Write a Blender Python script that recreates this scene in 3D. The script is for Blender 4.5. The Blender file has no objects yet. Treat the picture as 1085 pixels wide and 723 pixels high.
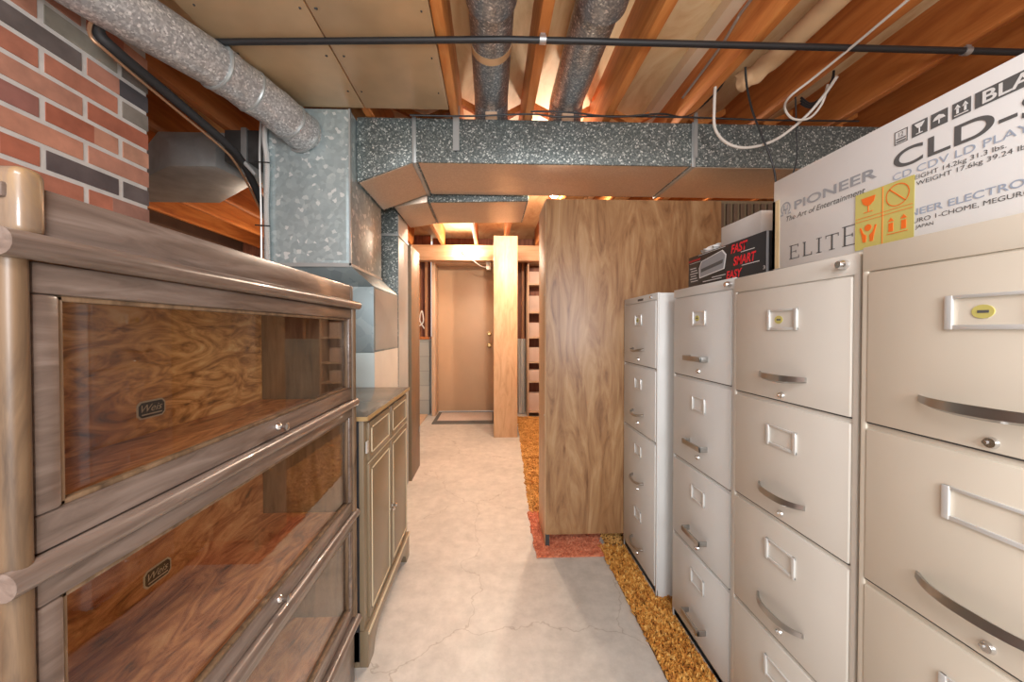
import bpy, bmesh, math, random
from mathutils import Vector, Matrix, noise
random.seed(7)
C = bpy.context.scene.collection
R = math.radians

# ------------------------------------------------------------ camera, world, lamps, exposure
CAMZ = 1.16
cam_d = bpy.data.cameras.new('camera'); cam = bpy.data.objects.new('camera', cam_d); C.objects.link(cam)
cam.location = (0, 0, CAMZ)
cam_d.sensor_width = 36; cam_d.lens = 400/1085*36
PITCH, YAW = 0.8, 2.0
cam.rotation_euler = (R(90-PITCH), 0, R(-YAW))
cam_d.shift_x = (22.5-400*math.tan(R(YAW)))/1085
cam_d.shift_y = -(11.5-400*math.tan(R(PITCH)))/1085
cam_d.clip_start = 0.02
bpy.context.scene.camera = cam
sc = bpy.context.scene
sc.view_settings.view_transform = 'Standard'; sc.view_settings.look = 'None'
sc.view_settings.exposure = 0.4; sc.view_settings.gamma = 1.0
sc.view_settings.use_curve_mapping = False
w = bpy.data.worlds.new('world'); sc.world = w; w.use_nodes = True
w.node_tree.nodes['Background'].inputs[0].default_value = (1.0, .96, .92, 1)
w.node_tree.nodes['Background'].inputs[1].default_value = 1.0

def lamp(name, kind, loc, energy, col, size=.06, rot=(0, 0, 0), sy=None, parent=None):
    d = bpy.data.lights.new(name, kind); d.energy = energy; d.color = col
    if kind == 'AREA':
        d.size = size
        if sy: d.shape = 'RECTANGLE'; d.size_y = sy
    else: d.shadow_soft_size = size
    o = bpy.data.objects.new(name, d); C.objects.link(o); o.location = loc; o.rotation_euler = rot
    return o
WARM = (1.0, .80, .62)
lamp('fill_area_near', 'AREA', (0.05, -.75, 2.15), 22, (.97, .98, 1.0), 1.2, (R(20), 0, 0), .35)  # added cool fill from behind the camera, no fixture there
lamp('fill_point_near', 'POINT', (.32, -.95, 1.35), 78, (.97, .98, 1.0), .3)  # unseen soft fill added to lift the ceiling and aisle
lamp('bulb_light_far', 'POINT', (-.315, 4.765, 2.16), 15, WARM, .03)
lamp('bulb_light_mid', 'POINT', (.10, 3.25, 2.2), 40, WARM, .03)
lamp('bulb_light_bay', 'POINT', (.50, 2.98, 2.235), 60, WARM, .025)
lamp('fill_light_left', 'POINT', (-2.3, 4.2, 1.7), 14, WARM, .05)  # added to brighten the far left joists, no bulb hangs there


# ------------------------------------------------------------ materials
MATS = {}
def newmat(name):
    m = bpy.data.materials.new(name); m.use_nodes = True
    nt = m.node_tree; b = nt.nodes['Principled BSDF']; MATS[name] = m
    return m, nt, b
def N(nt, t, **kw):
    n = nt.nodes.new(t)
    for k, v in kw.items(): setattr(n, k, v)
    return n
def ramp(nt, stops, fac, interp='LINEAR'):
    r = N(nt, 'ShaderNodeValToRGB'); r.color_ramp.interpolation = interp
    e = r.color_ramp.elements
    while len(e) < len(stops): e.new(.5)
    for i, (p, c) in enumerate(stops):
        e[i].position = p; e[i].color = (*c, 1)
    nt.links.new(fac, r.inputs[0]); return r
def coords(nt, scale=(1, 1, 1), rot=(0, 0, 0)):
    tc = N(nt, 'ShaderNodeTexCoord'); mp = N(nt, 'ShaderNodeMapping')
    mp.inputs['Scale'].default_value = scale; mp.inputs['Rotation'].default_value = rot
    nt.links.new(tc.outputs['Object'], mp.inputs[0]); return mp.outputs[0]
def noise_n(nt, vec, scale, detail=4, rough=.55, dist=0):
    n = N(nt, 'ShaderNodeTexNoise'); n.inputs['Scale'].default_value = scale
    n.inputs['Detail'].default_value = detail; n.inputs['Roughness'].default_value = rough
    n.inputs['Distortion'].default_value = dist
    nt.links.new(vec, n.inputs['Vector']); return n
def bump(nt, b, h, strength=.3, dist=.002):
    bp = N(nt, 'ShaderNodeBump'); bp.inputs['Strength'].default_value = strength
    bp.inputs['Distance'].default_value = dist
    nt.links.new(h, bp.inputs['Height']); nt.links.new(bp.outputs[0], b.inputs['Normal'])
def plain(name, col, rough=.5, metal=0, var=.06, vs=6, coat=0):
    m, nt, b = newmat(name)
    v = coords(nt); n = noise_n(nt, v, vs, 3)
    r = ramp(nt, [(.3, tuple(c*(1-var) for c in col)), (.7, tuple(min(1, c*(1+var)) for c in col))], n.outputs['Fac'])
    nt.links.new(r.outputs[0], b.inputs['Base Color'])
    b.inputs['Roughness'].default_value = rough; b.inputs['Metallic'].default_value = metal
    b.inputs['Coat Weight'].default_value = coat
    return m
def wood(name, cols, scale=3, axis='y', stretch=9, rough=.45, dist=1.5, coat=0, det=5, bmp=.15):
    """grain runs along axis"""
    m, nt, b = newmat(name)
    s = {'x': (1, stretch, stretch), 'y': (stretch, 1, stretch), 'z': (stretch, stretch, 1)}[axis]
    v = coords(nt, s)
    n = noise_n(nt, v, scale, det, .6, dist)
    k = len(cols)
    r = ramp(nt, [(.28+.44*i/(k-1), c) for i, c in enumerate(cols)], n.outputs['Fac'])
    nt.links.new(r.outputs[0], b.inputs['Base Color'])
    b.inputs['Roughness'].default_value = rough; b.inputs['Coat Weight'].default_value = coat
    bump(nt, b, n.outputs['Fac'], bmp)
    return m
def galv(name, cols, scale, rough=.4, metal=.55, streak=0):
    m, nt, b = newmat(name)
    v = coords(nt); nz = noise_n(nt, v, scale*.6, 3)
    vo = N(nt, 'ShaderNodeTexVoronoi'); vo.inputs['Scale'].default_value = scale; vo.inputs['Randomness'].default_value = 1
    mx = N(nt, 'ShaderNodeVectorMath', operation='ADD')
    sc_ = N(nt, 'ShaderNodeVectorMath', operation='SCALE'); sc_.inputs['Scale'].default_value = 1.2/scale
    nt.links.new(nz.outputs['Color'], sc_.inputs[0]); nt.links.new(v, mx.inputs[0]); nt.links.new(sc_.outputs[0], mx.inputs[1])
    nt.links.new(mx.outputs[0], vo.inputs['Vector'])
    sp = N(nt, 'ShaderNodeSeparateColor'); nt.links.new(vo.outputs['Color'], sp.inputs[0])
    r = ramp(nt, cols, sp.outputs[0]); nt.links.new(r.outputs[0], b.inputs['Base Color'])
    b.inputs['Metallic'].default_value = metal; b.inputs['Roughness'].default_value = rough
    return m
def carpetmat(name, cols, sc_=60):
    m, nt, b = newmat(name)
    v = coords(nt); n = noise_n(nt, v, sc_, 3, .7)
    k = len(cols)
    r = ramp(nt, [(.3+.4*i/(k-1), c) for i, c in enumerate(cols)], n.outputs['Fac'])
    nt.links.new(r.outputs[0], b.inputs['Base Color']); b.inputs['Roughness'].default_value = .85
    return m

M_post = wood('stained_oak_vertical', [(.06, .035, .02), (.15, .092, .05), (.23, .145, .085)], 5, 'z', 8, .42, .8, .05)
M_rail = wood('stained_oak_horizontal', [(.085, .058, .045), (.155, .112, .09), (.23, .175, .145)], 6, 'y', 9, .30, .8, .3)
M_oakin = wood('orange_flamed_oak', [(.10, .03, .010), (.50, .20, .05), (.85, .42, .14), (1, .66, .3)], 7, 'y', 3.2, .45, 2.6, 0, 8)
M_oakred = wood('red_brown_oak', [(.10, .03, .012), (.45, .15, .05), (.72, .31, .12), (.85, .45, .2)], 6, 'y', 3.5, .4, 2.4, 0, 8)
M_oakgold = wood('golden_oak', [(.30, .17, .07), (.48, .29, .13), (.60, .40, .2)], 3, 'z', 8, .4, 1)
M_oakblk = wood('worn_golden_oak', [(.13, .085, .055), (.22, .15, .10), (.34, .21, .09)], 8, 'z', 3, .3, 1, .3)
M_litstrip = plain('pale_lit_strip', (.80, .66, .48), .5)  # bright tone stands for light falling on the joist side
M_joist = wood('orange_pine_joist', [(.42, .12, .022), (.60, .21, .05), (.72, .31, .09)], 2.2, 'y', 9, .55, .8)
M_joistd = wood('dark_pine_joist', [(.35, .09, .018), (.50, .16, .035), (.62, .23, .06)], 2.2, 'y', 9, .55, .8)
M_sub = wood('plywood_subfloor', [(.66, .42, .20), (.80, .58, .32), (.88, .70, .44)], 1.6, 'y', 3, .6, 3)
M_board = plain('tan_pan_board', (.56, .39, .22), .38, .1, .14, 4)
M_walnut = wood('walnut_panel', [(.17, .078, .035), (.30, .158, .072), (.38, .22, .105), (.45, .285, .15)], 2.0, 'z', 5, .36, 2.6, 0, 4)
M_col = wood('oak_panel', [(.50, .29, .15), (.62, .39, .22), (.68, .45, .27)], 2.5, 'z', 6, .45, 2)
M_studs = wood('pine_beam', [(.50, .25, .12), (.62, .36, .20), (.70, .44, .27)], 2, 'x', 9, .55, .8)
M_stud = wood('pine_stud', [(.34, .14, .06), (.48, .22, .10), (.58, .30, .15)], 2, 'z', 9, .55, .8)
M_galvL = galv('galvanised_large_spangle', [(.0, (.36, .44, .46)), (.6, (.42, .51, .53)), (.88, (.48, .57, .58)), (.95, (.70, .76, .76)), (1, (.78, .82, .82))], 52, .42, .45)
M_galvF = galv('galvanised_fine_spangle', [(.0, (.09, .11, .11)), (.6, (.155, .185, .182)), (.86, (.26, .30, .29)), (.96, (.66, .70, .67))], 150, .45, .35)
M_galvR = galv('round_duct_metal', [(.0, (.36, .37, .38)), (.5, (.5, .51, .52)), (.9, (.72, .73, .73)), (1, (.95, .95, .95))], 150, .38, .45)
M_galvB = galv('dark_round_duct_metal', [(.0, (.22, .24, .26)), (.6, (.33, .35, .37)), (.9, (.52, .54, .55)), (1, (.82, .83, .83))], 160, .33, .6)
M_galvD = plain('dull_duct_metal', (.42, .43, .43), .4, .3, .2, 8)
M_seam = plain('duct_seam_metal', (.45, .48, .48), .4, .5)
M_furn = plain('pale_furnace_enamel', (.50, .60, .60), .4)
M_furnc = plain('cream_furnace_enamel', (.66, .62, .55), .4)
M_cabG = plain('light_grey_cabinet_paint', (.66, .67, .66), .38, 0, .03, 2)
M_cabM = plain('putty_cabinet_paint', (.65, .62, .56), .36, 0, .05, 2)
M_cabB = plain('beige_cabinet_paint', (.68, .63, .53), .36, 0, .05, 2)
M_chrome = plain('brushed_steel', (.72, .72, .72), .22, 1, .05)
M_satin = plain('satin_handle_metal', (.45, .44, .42), .28, .95, .03)
M_plated = plain('satin_label_holder', (.72, .73, .72), .3, .4, .03)
M_black = plain('black_iron', (.025, .025, .027), .45, .2)
M_rubber = plain('black_foam', (.03, .03, .032), .6)
M_dark = plain('gap_shadow_steel', (.05, .05, .05), .7)
M_olive = plain('olive_brown_lacquer', (.21, .155, .095), .34, 0, .06, 3, .1)
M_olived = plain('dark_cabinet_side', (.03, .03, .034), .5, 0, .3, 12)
M_oltop = plain('grey_brown_cabinet_top', (.13, .12, .10), .22, 0, .08, 5)
M_cream = plain('cream_trim_line', (.62, .52, .36), .45)
M_goldedge = plain('gold_edge', (.42, .28, .13), .35)
M_doorp = plain('tan_door_paint', (.60, .41, .26), .45, 0, .04, 3)
M_frame = wood('light_door_frame', [(.58, .38, .24), (.66, .45, .30), (.70, .5, .35)], 2, 'z', 6, .5, 1)
M_white = plain('white_cardboard', (.70, .70, .69), .55, 0, .03, 5)
M_tape = plain('tan_packing_tape', (.62, .48, .28), .3, 0, .08, 12)
M_blackbox = plain('black_carton', (.028, .028, .03), .4)
M_red = plain('red_print', (.80, .02, .035), .5, 0, 0)
M_ink = plain('dark_ink', (.10, .10, .10), .6, 0, 0)
M_ink2 = plain('grey_ink', (.30, .31, .33), .6, 0, 0)
M_inkb = plain('blue_grey_ink', (.34, .40, .50), .6, 0, 0)
M_inkw = plain('white_print', (.75, .75, .75), .6, 0, 0)
M_yel = plain('yellow_sticker', (.56, .50, .15), .5, 0, .04)
M_org = plain('orange_print', (.85, .17, .02), .5, 0, 0)
M_wire = plain('white_cable', (.72, .68, .62), .45)
M_paper = plain('crumpled_white_paper', (.75, .75, .74), .7)
M_peach = plain('peach_pipe_wrap', (.72, .48, .27), .6, 0, .1, 9)
M_brass = plain('brass', (.62, .42, .18), .25, 1)
M_mat = plain('pinkish_door_mat', (.56, .46, .40), .9, 0, .1, 60)
M_matb = plain('grey_mat_border', (.13, .12, .11), .8)
M_drape = plain('white_plastic_sheet', (.72, .72, .70), .4)
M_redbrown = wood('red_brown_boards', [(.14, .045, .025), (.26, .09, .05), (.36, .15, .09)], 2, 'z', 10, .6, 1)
M_steelpipe = plain('grey_conduit', (.45, .45, .45), .35, .7)
M_copper = plain('copper_tube', (.50, .30, .18), .4, .6)

# glass: clear pane, Fresnel reflection
def glassmat():
    m = bpy.data.materials.new('window_glass'); m.use_nodes = True; nt = m.node_tree
    for n in list(nt.nodes): nt.nodes.remove(n)
    o = N(nt, 'ShaderNodeOutputMaterial'); t = N(nt, 'ShaderNodeBsdfTransparent'); g = N(nt, 'ShaderNodeBsdfGlossy')
    g.inputs['Roughness'].default_value = .01; t.inputs[0].default_value = (.97, .97, .96, 1)
    lw = N(nt, 'ShaderNodeLayerWeight'); lw.inputs[0].default_value = .5
    pw_ = N(nt, 'ShaderNodeMath', operation='POWER'); pw_.inputs[1].default_value = 4.0
    f = N(nt, 'ShaderNodeMath', operation='MULTIPLY_ADD'); f.inputs[1].default_value = .75; f.inputs[2].default_value = .05
    nt.links.new(lw.outputs['Facing'], pw_.inputs[0]); nt.links.new(pw_.outputs[0], f.inputs[0]); mx = N(nt, 'ShaderNodeMixShader')
    nt.links.new(f.outputs[0], mx.inputs[0]); nt.links.new(t.outputs[0], mx.inputs[1]); nt.links.new(g.outputs[0], mx.inputs[2])
    nt.links.new(mx.outputs[0], o.inputs[0]); return m
M_glass = glassmat()
def emit(name, col, s):
    m, nt, b = newmat(name); b.inputs['Emission Color'].default_value = (*col, 1); b.inputs['Emission Strength'].default_value = s
    b.inputs['Base Color'].default_value = (*col, 1); return m
def bulbmat():
    m = bpy.data.materials.new('lit_bulb'); m.use_nodes = True; nt = m.node_tree
    for n in list(nt.nodes): nt.nodes.remove(n)
    o = N(nt, 'ShaderNodeOutputMaterial'); t = N(nt, 'ShaderNodeBsdfTransparent'); e = N(nt, 'ShaderNodeEmission'); a = N(nt, 'ShaderNodeAddShader')
    e.inputs[0].default_value = (1, .88, .68, 1); e.inputs[1].default_value = 60
    nt.links.new(t.outputs[0], a.inputs[0]); nt.links.new(e.outputs[0], a.inputs[1]); nt.links.new(a.outputs[0], o.inputs[0]); return m
M_bulb = bulbmat()

def concrete():
    m, nt, b = newmat('worn_concrete')
    v = coords(nt); n1 = noise_n(nt, v, 1.3, 6, .6, .6); n2 = noise_n(nt, v, 14, 6, .7)
    r = ramp(nt, [(.3, (.48, .455, .42)), (.5, (.59, .555, .51)), (.72, (.68, .635, .58))], n1.outputs['Fac'])
    r2 = ramp(nt, [(.3, (.80, .80, .80)), (.65, (1.04, 1.04, 1.04))], n2.outputs['Fac'])
    mx = N(nt, 'ShaderNodeMix', data_type='RGBA', blend_type='MULTIPLY'); mx.inputs[0].default_value = 1
    nt.links.new(r.outputs[0], mx.inputs[6]); nt.links.new(r2.outputs[0], mx.inputs[7])
    # hairline cracks
    vo = N(nt, 'ShaderNodeTexVoronoi', feature='DISTANCE_TO_EDGE'); vo.inputs['Scale'].default_value = 1.15
    nd = noise_n(nt, v, 5, 4, .6); ad = N(nt, 'ShaderNodeVectorMath', operation='MULTIPLY_ADD')
    ad.inputs[1].default_value = (.22, .22, .22)
    nt.links.new(nd.outputs['Color'], ad.inputs[0]); nt.links.new(v, ad.inputs[2]); nt.links.new(ad.outputs[0], vo.inputs['Vector'])
    rc = ramp(nt, [(0, (.62, .58, .54)), (.004, (1, 1, 1))], vo.outputs['Distance'])
    m2 = N(nt, 'ShaderNodeMix', data_type='RGBA', blend_type='MULTIPLY'); m2.inputs[0].default_value = .75
    nt.links.new(mx.outputs[2], m2.inputs[6]); nt.links.new(rc.outputs[0], m2.inputs[7])
    nt.links.new(m2.outputs[2], b.inputs['Base Color'])
    b.inputs['Roughness'].default_value = .38
    bump(nt, b, n2.outputs['Fac'], .12, .002)
    return m
M_conc = concrete()
def blocks():
    m, nt, b = newmat('grey_concrete_block')
    tc = N(nt, 'ShaderNodeTexCoord'); sx = N(nt, 'ShaderNodeSeparateXYZ'); cx = N(nt, 'ShaderNodeCombineXYZ')
    nt.links.new(tc.outputs['Object'], sx.inputs[0]); nt.links.new(sx.outputs[0], cx.inputs[0]); nt.links.new(sx.outputs[2], cx.inputs[1])
    br = N(nt, 'ShaderNodeTexBrick'); br.inputs['Scale'].default_value = 1
    br.inputs['Color1'].default_value = (.36, .38, .37, 1); br.inputs['Color2'].default_value = (.42, .44, .42, 1); br.inputs['Mortar'].default_value = (.3, .31, .3, 1)
    br.inputs['Brick Width'].default_value = .4; br.inputs['Row Height'].default_value = .2; br.inputs['Mortar Size'].default_value = .006
    nt.links.new(cx.outputs[0], br.inputs[0]); nt.links.new(br.outputs[0], b.inputs['Base Color']); b.inputs['Roughness'].default_value = .85
    return m
M_block = blocks()
def bricks():
    m, nt, b = newmat('red_brick')
    v = coords(nt)
    at = N(nt, 'ShaderNodeAttribute', attribute_name='tone')
    r = ramp(nt, [(0, (.46, .14, .08)), (.2, (.56, .22, .14)), (.38, (.64, .34, .23)), (.50, (.50, .19, .14)), (.60, (.09, .09, .10)),
                  (.72, (.60, .28, .19)), (.84, (.14, .11, .11)), (.96, (.38, .35, .29))], at.outputs['Fac'])
    n = noise_n(nt, v, 9, 4, .6); r2 = ramp(nt, [(.3, (.62, .62, .62)), (.7, (1.1, 1.1, 1.1))], n.outputs['Fac'])
    mx = N(nt, 'ShaderNodeMix', data_type='RGBA', blend_type='MULTIPLY'); mx.inputs[0].default_value = .9
    nt.links.new(r.outputs[0], mx.inputs[6]); nt.links.new(r2.outputs[0], mx.inputs[7])
    nt.links.new(mx.outputs[2], b.inputs['Base Color']); b.inputs['Roughness'].default_value = .8
    bump(nt, b, n.outputs['Fac'], .3); return m
M_brick = bricks(); M_mortar = plain('grey_mortar', (.66, .64, .61), .9, 0, .1, 20)
M_gold = carpetmat('gold_shag', [(.22, .07, .01), (.52, .21, .03), (.68, .35, .075), (.82, .55, .2)], 45)
M_gold2 = carpetmat('golden_pile', [(.42, .18, .04), (.66, .34, .09), (.80, .48, .16)], 12)
M_goldb = carpetmat('gold_backing', [(.12, .05, .01), (.25, .12, .02)], 30)
M_rug = carpetmat('coral_pile', [(.42, .10, .05), (.62, .20, .10), (.74, .31, .18)], 40)
M_rug2 = carpetmat('orange_pile', [(.60, .22, .05), (.75, .34, .09), (.8, .42, .14)], 40)
M_concwall = plain('dark_far_wall', (.10, .05, .03), .9, 0, .3, 3)

# ------------------------------------------------------------ helpers
class MB:
    def __init__(s): s.bm = bmesh.new()
    def box(s, x0, x1, y0, y1, z0, z1):
        v = [s.bm.verts.new((x, y, z)) for x in (x0, x1) for y in (y0, y1) for z in (z0, z1)]
        for f in ((0, 1, 3, 2), (4, 6, 7, 5), (0, 4, 5, 1), (2, 3, 7, 6), (0, 2, 6, 4), (1, 5, 7, 3)):
            s.bm.faces.new([v[i] for i in f])
        return s
    def hull8(s, P):  # 8 corner points ordered like box
        v = [s.bm.verts.new(p) for p in P]
        for f in ((0, 1, 3, 2), (4, 6, 7, 5), (0, 4, 5, 1), (2, 3, 7, 6), (0, 2, 6, 4), (1, 5, 7, 3)):
            s.bm.faces.new([v[i] for i in f])
        return s
    def prism(s, pts, axis, a, b):  # polygon extruded along axis; pts give the other two coords in order
        def mk(p, t):
            return {'x': (t, p[0], p[1]), 'y': (p[0], t, p[1]), 'z': (p[0], p[1], t)}[axis]
        A = [s.bm.verts.new(mk(p, a)) for p in pts]; B = [s.bm.verts.new(mk(p, b)) for p in pts]
        s.bm.faces.new(A); s.bm.faces.new(B[::-1]); n = len(pts)
        for i in range(n): s.bm.faces.new((A[i], B[i], B[(i+1) % n], A[(i+1) % n]))
        return s
    def tube(s, pts, r, seg=12, cap=True):
        pts = [Vector(p) for p in pts]; rs = r if isinstance(r, (list, tuple)) else [r]*len(pts)
        rings = []; up = None
        for i, p in enumerate(pts):
            d = (pts[min(i+1, len(pts)-1)]-pts[max(i-1, 0)]).normalized()
            if up is None: up = d.orthogonal().normalized()
            else: up = (up-d*up.dot(d)).normalized()
            sd = d.cross(up)
            rings.append([s.bm.verts.new(p+(up*math.cos(2*math.pi*k/seg)+sd*math.sin(2*math.pi*k/seg))*rs[i]) for k in range(seg)])
        for a, b in zip(rings, rings[1:]):
            for k in range(seg): s.bm.faces.new((a[k], a[(k+1) % seg], b[(k+1) % seg], b[k]))
        if cap: s.bm.faces.new(rings[0][::-1]); s.bm.faces.new(rings[-1])
        return s
    def build(s, name, mat, parent=None, bevel=0, smooth=False, seg=2):
        off = Vector((0, 0, 0)); p = parent
        while p is not None: off += p.location; p = p.parent
        bmesh.ops.recalc_face_normals(s.bm, faces=s.bm.faces)
        if bevel:
            es = [e for e in s.bm.edges if len(e.link_faces) == 2 and e.calc_face_angle(0) > .6]
            bmesh.ops.bevel(s.bm, geom=es, offset=bevel, segments=seg, profile=.5, affect='EDGES', clamp_overlap=True)
        me = bpy.data.meshes.new(name)
        if off.length: bmesh.ops.translate(s.bm, verts=s.bm.verts, vec=-off)
        s.bm.to_mesh(me); s.bm.free(); me.materials.append(mat)
        if smooth or bevel:
            me.shade_smooth() if hasattr(me, 'shade_smooth') else None
            try: me.set_sharp_from_angle(angle=R(35))
            except Exception: pass
        o = bpy.data.objects.new(name, me); C.objects.link(o)
        if parent is not None: o.parent = parent
        return o
def spline(pts, n=8):
    P = [Vector(p) for p in pts]; out = []
    for i in range(len(P)-1):
        a, b, c, d = P[max(i-1, 0)], P[i], P[i+1], P[min(i+2, len(P)-1)]
        for k in range(n):
            t = k/n
            out.append(.5*((2*b)+(c-a)*t+(2*a-5*b+4*c-d)*t*t+(3*b-a-3*c+d)*t**3))
    out.append(P[-1]); return out
def tag(o, label=None, cat=None, group=None, kind=None):
    if label: o['label'] = label
    if cat: o['category'] = cat
    if group: o['group'] = group
    if kind: o['kind'] = kind
    return o
def thing(name, label, cat, loc=(0, 0, 0), group=None):
    o = bpy.data.objects.new(name, None); C.objects.link(o); o.location = loc
    return tag(o, label, cat, group)
def struct(mb, name, mat, bevel=0, label=None):
    o = mb.build(name, mat, None, bevel); o['kind'] = 'structure'
    if label: o['label'] = label
    return o
def text_mesh(s, name, mat, parent, X, y0, y1, z0, h, shear=0, bold=0, depth=.0006, facing=-1):
    """text on a plane X=const seen from -X: runs from y0 down to y1, baseline z0, cap height h"""
    c = bpy.data.curves.new(name, 'FONT'); c.body = s; c.extrude = 0; c.offset = bold; c.shear = shear
    t = bpy.data.objects.new(name, c); C.objects.link(t)
    bpy.context.view_layer.update()
    me = bpy.data.meshes.new_from_object(t.evaluated_get(bpy.context.evaluated_depsgraph_get()))
    bpy.data.objects.remove(t)
    xs = [v.co.x for v in me.vertices]
    x0, x1 = min(xs), max(xs); sx = (y0-y1)/(x1-x0); sy = h/.70
    off = Vector((0, 0, 0)); p = parent
    while p is not None: off += p.location; p = p.parent
    for v in me.vertices:
        x, y = v.co.x, v.co.y
        v.co = Vector((X-depth, y0-(x-x0)*sx, z0+y*sy))-off
    me.materials.clear(); me.materials.append(mat)
    o = bpy.data.objects.new(name, me); C.objects.link(o)
    if parent is not None: o.parent = parent
    return o

# ------------------------------------------------------------ structure
YB = 5.2
struct(MB().box(-3.4, 2.5, -1.5, 5.7, -.1, 0), 'floor', M_conc)
struct(MB().box(-3.4, 2.5, -1.5, 5.7, 2.485, 2.52), 'ceiling', M_sub)
struct(MB().box(-3.5, -3.4, -1.5, 5.7, 0, 2.52), 'wall_left', M_concwall)
struct(MB().box(2.5, 2.6, -1.5, 5.7, 0, 2.52), 'wall_right', M_walnut)
wb = struct(MB().box(-3.4, -.84, YB, YB+.2, 0, 1.035).box(.1, 2.5, YB+.15, YB+.35, 0, 1.035), 'wall_back', M_block)
struct(MB().box(-3.4, -.84, YB+.12, YB+.16, 1.035, 2.485).box(.1, 2.5, YB+.3, YB+.34, 1.035, 2.485).box(-.84, .1, YB+.3, YB+.34, 2.1, 2.485), 'wall_rear_sheathing', M_redbrown)
struct(MB().box(-3.4, -.84, YB-.02, YB+.2, 1.035, 1.07), 'trim_1', M_joistd)
struct(MB().box(-1.0, -.86, 4.4, 5.18, 0, .012), 'trim_2', M_frame)
# beam over the door
struct(MB().box(-1.6, 2.4, 4.86, 4.95, 2.055, 2.25).box(-1.6, 2.4, 4.95, 4.99, 2.055, 2.25), 'trim_3', M_studs, .002)
# door at the far end
struct(MB().box(-.795, -.745, 5.1, 5.42, 0, 2.13).box(.1, .15, 5.1, 5.42, 0, 2.13).box(-.745, .1, 5.1, 5.42, 2.06, 2.13), 'door_frame', M_frame, .003)
d1 = struct(MB().box(-.745, .1, 5.37, 5.41, .01, 2.06), 'door_1', M_doorp, .002)
for z in (1.11, .945):
    o = MB().tube([(-.02, 5.37, z), (-.02, 5.362, z)], .032, 16).tube([(-.02, 5.364, z), (-.02, 5.33, z)], .012, 12) \
        .tube([(-.02, 5.335, z), (-.02, 5.325, z), (-.02, 5.31, z), (-.02, 5.30, z)], [.014, .028, .03, .018], 16).build('door_knob' if z < 1 else 'deadbolt', M_brass, d1, 0, True)
# studs in the back wall
for x in (-3.1, -2.7, -2.3, -1.9, -1.5, -1.14, -.99, -.885):
    struct(MB().box(x-.019, x+.019, YB+.03, YB+.12, 1.07, 2.25), 'wall_stud', M_stud)
for x in (.36, .46, .86, 1.3, 1.7, 2.1):
    struct(MB().box(x-.019, x+.019, YB+.2, YB+.3, 1.035, 2.25), 'wall_stud', M_stud)
# joists
JX = [-3.46+.406*i for i in range(5)]+[-1.43, -1.02, -.615, -.183, .194, .60, 1.005, 1.41, 1.82, 2.22]
for x in JX:
    if x < -3.38: continue
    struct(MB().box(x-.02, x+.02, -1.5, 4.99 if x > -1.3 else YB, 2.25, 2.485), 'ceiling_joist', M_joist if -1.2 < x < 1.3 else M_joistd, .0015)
# cross bridging between the joists, above the main duct
for a, b in zip(JX[7:], JX[8:]):
    for s_ in (0, 1):
        x0, x1 = a+.021, b-.021
        z0, z1 = (2.275, 2.455) if s_ else (2.455, 2.275)
        y = 2.16+.045*s_
        mb = MB(); mb.hull8([(x0, y, z0-.018), (x0, y, z0+.018), (x0, y+.035, z0-.018), (x0, y+.035, z0+.018),
                             (x1, y, z1-.018), (x1, y, z1+.018), (x1, y+.035, z1-.018), (x1, y+.035, z1+.018)])
        struct(mb, 'cross_bridging', M_joist)
# added pale strip, paints the strong light patch on the joist side
struct(MB().box(.985-.055, .985, -.5, 4.8, 2.43, 2.484), 'joist_light_strip', M_litstrip)
# pan boards nailed under joists
for i, (a, b) in enumerate(((-1.035, -.613), (-.607, -.205))):
    for j, (y0, y1) in enumerate(((-.5, 1.87),)):
        struct(MB().box(a, b, y0, y1, 2.238, 2.249), 'ceiling_panel', M_board, .0015, None)
nb = MB()
for x in (-.98, -.64, -.58, -.235):
    for y in [.2+.22*k for k in range(8)]:
        nb.tube([(x+random.uniform(-.01, .01), y, 2.239), (x+.0, y, 2.2365)], .004, 6)
struct(nb, 'ceiling_nails', M_dark)

# brick chimney, real bricks standing proud of the mortar
BX = -1.3; yend = 1.49
bk = thing('brick_chimney', 'red and black brick chimney with grey mortar behind the glass bookcase', 'chimney', (-1.5, .5, 0))
MB().box(-1.9, BX-.002, -.6, yend-.004, 0, 2.25).build('mortar', M_mortar, bk)
bmb = bmesh.new(); lay = bmb.faces.layers.float.new('tone')
me = bpy.data.meshes.new('brickwork'); tones = []; V = []; F = []
z = .01; row = 0; cH = .0705
rr = random.Random(3)
while z+.055 < 2.25:
    y = yend-(.232*.5 if row % 2 else 0); first = True
    if row % 2: segs = [(yend, yend-.099)]
    else: segs = []
    yy = yend-.117 if row % 2 else yend
    while yy > -.6:
        segs.append((yy, yy-.214)); yy -= .232
    for a, b in segs:
        parts_ = [(a, b)]
        if a-b > .2 and rr.random() < .45: t = rr.uniform(.35, .65); parts_ = [(a, a-(a-b)*t), (a-(a-b)*t, b)]
        for (p, q) in parts_:
            n = len(V); tone = rr.random()
            for x in (BX-.03, BX+.0005+.001*rr.random()):
                for yv in (q, p):
                    for zz in (z, z+.0555): V.append((x, yv, zz))
            for f in ((0, 1, 3, 2), (4, 6, 7, 5), (0, 4, 5, 1), (2, 3, 7, 6), (0, 2, 6, 4), (1, 5, 7, 3)):
                F.append([n+i for i in f]); tones.append(tone)
    z += cH; row += 1
me.from_pydata([(a+1.5, b-.5, c) for a, b, c in V], [], F)
at = me.attributes.new('tone', 'FLOAT', 'FACE')
for i, t in enumerate(tones): at.data[i].value = t
me.materials.append(M_brick); bo = bpy.data.objects.new('brickwork', me); C.objects.link(bo); bo.parent = bk

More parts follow.
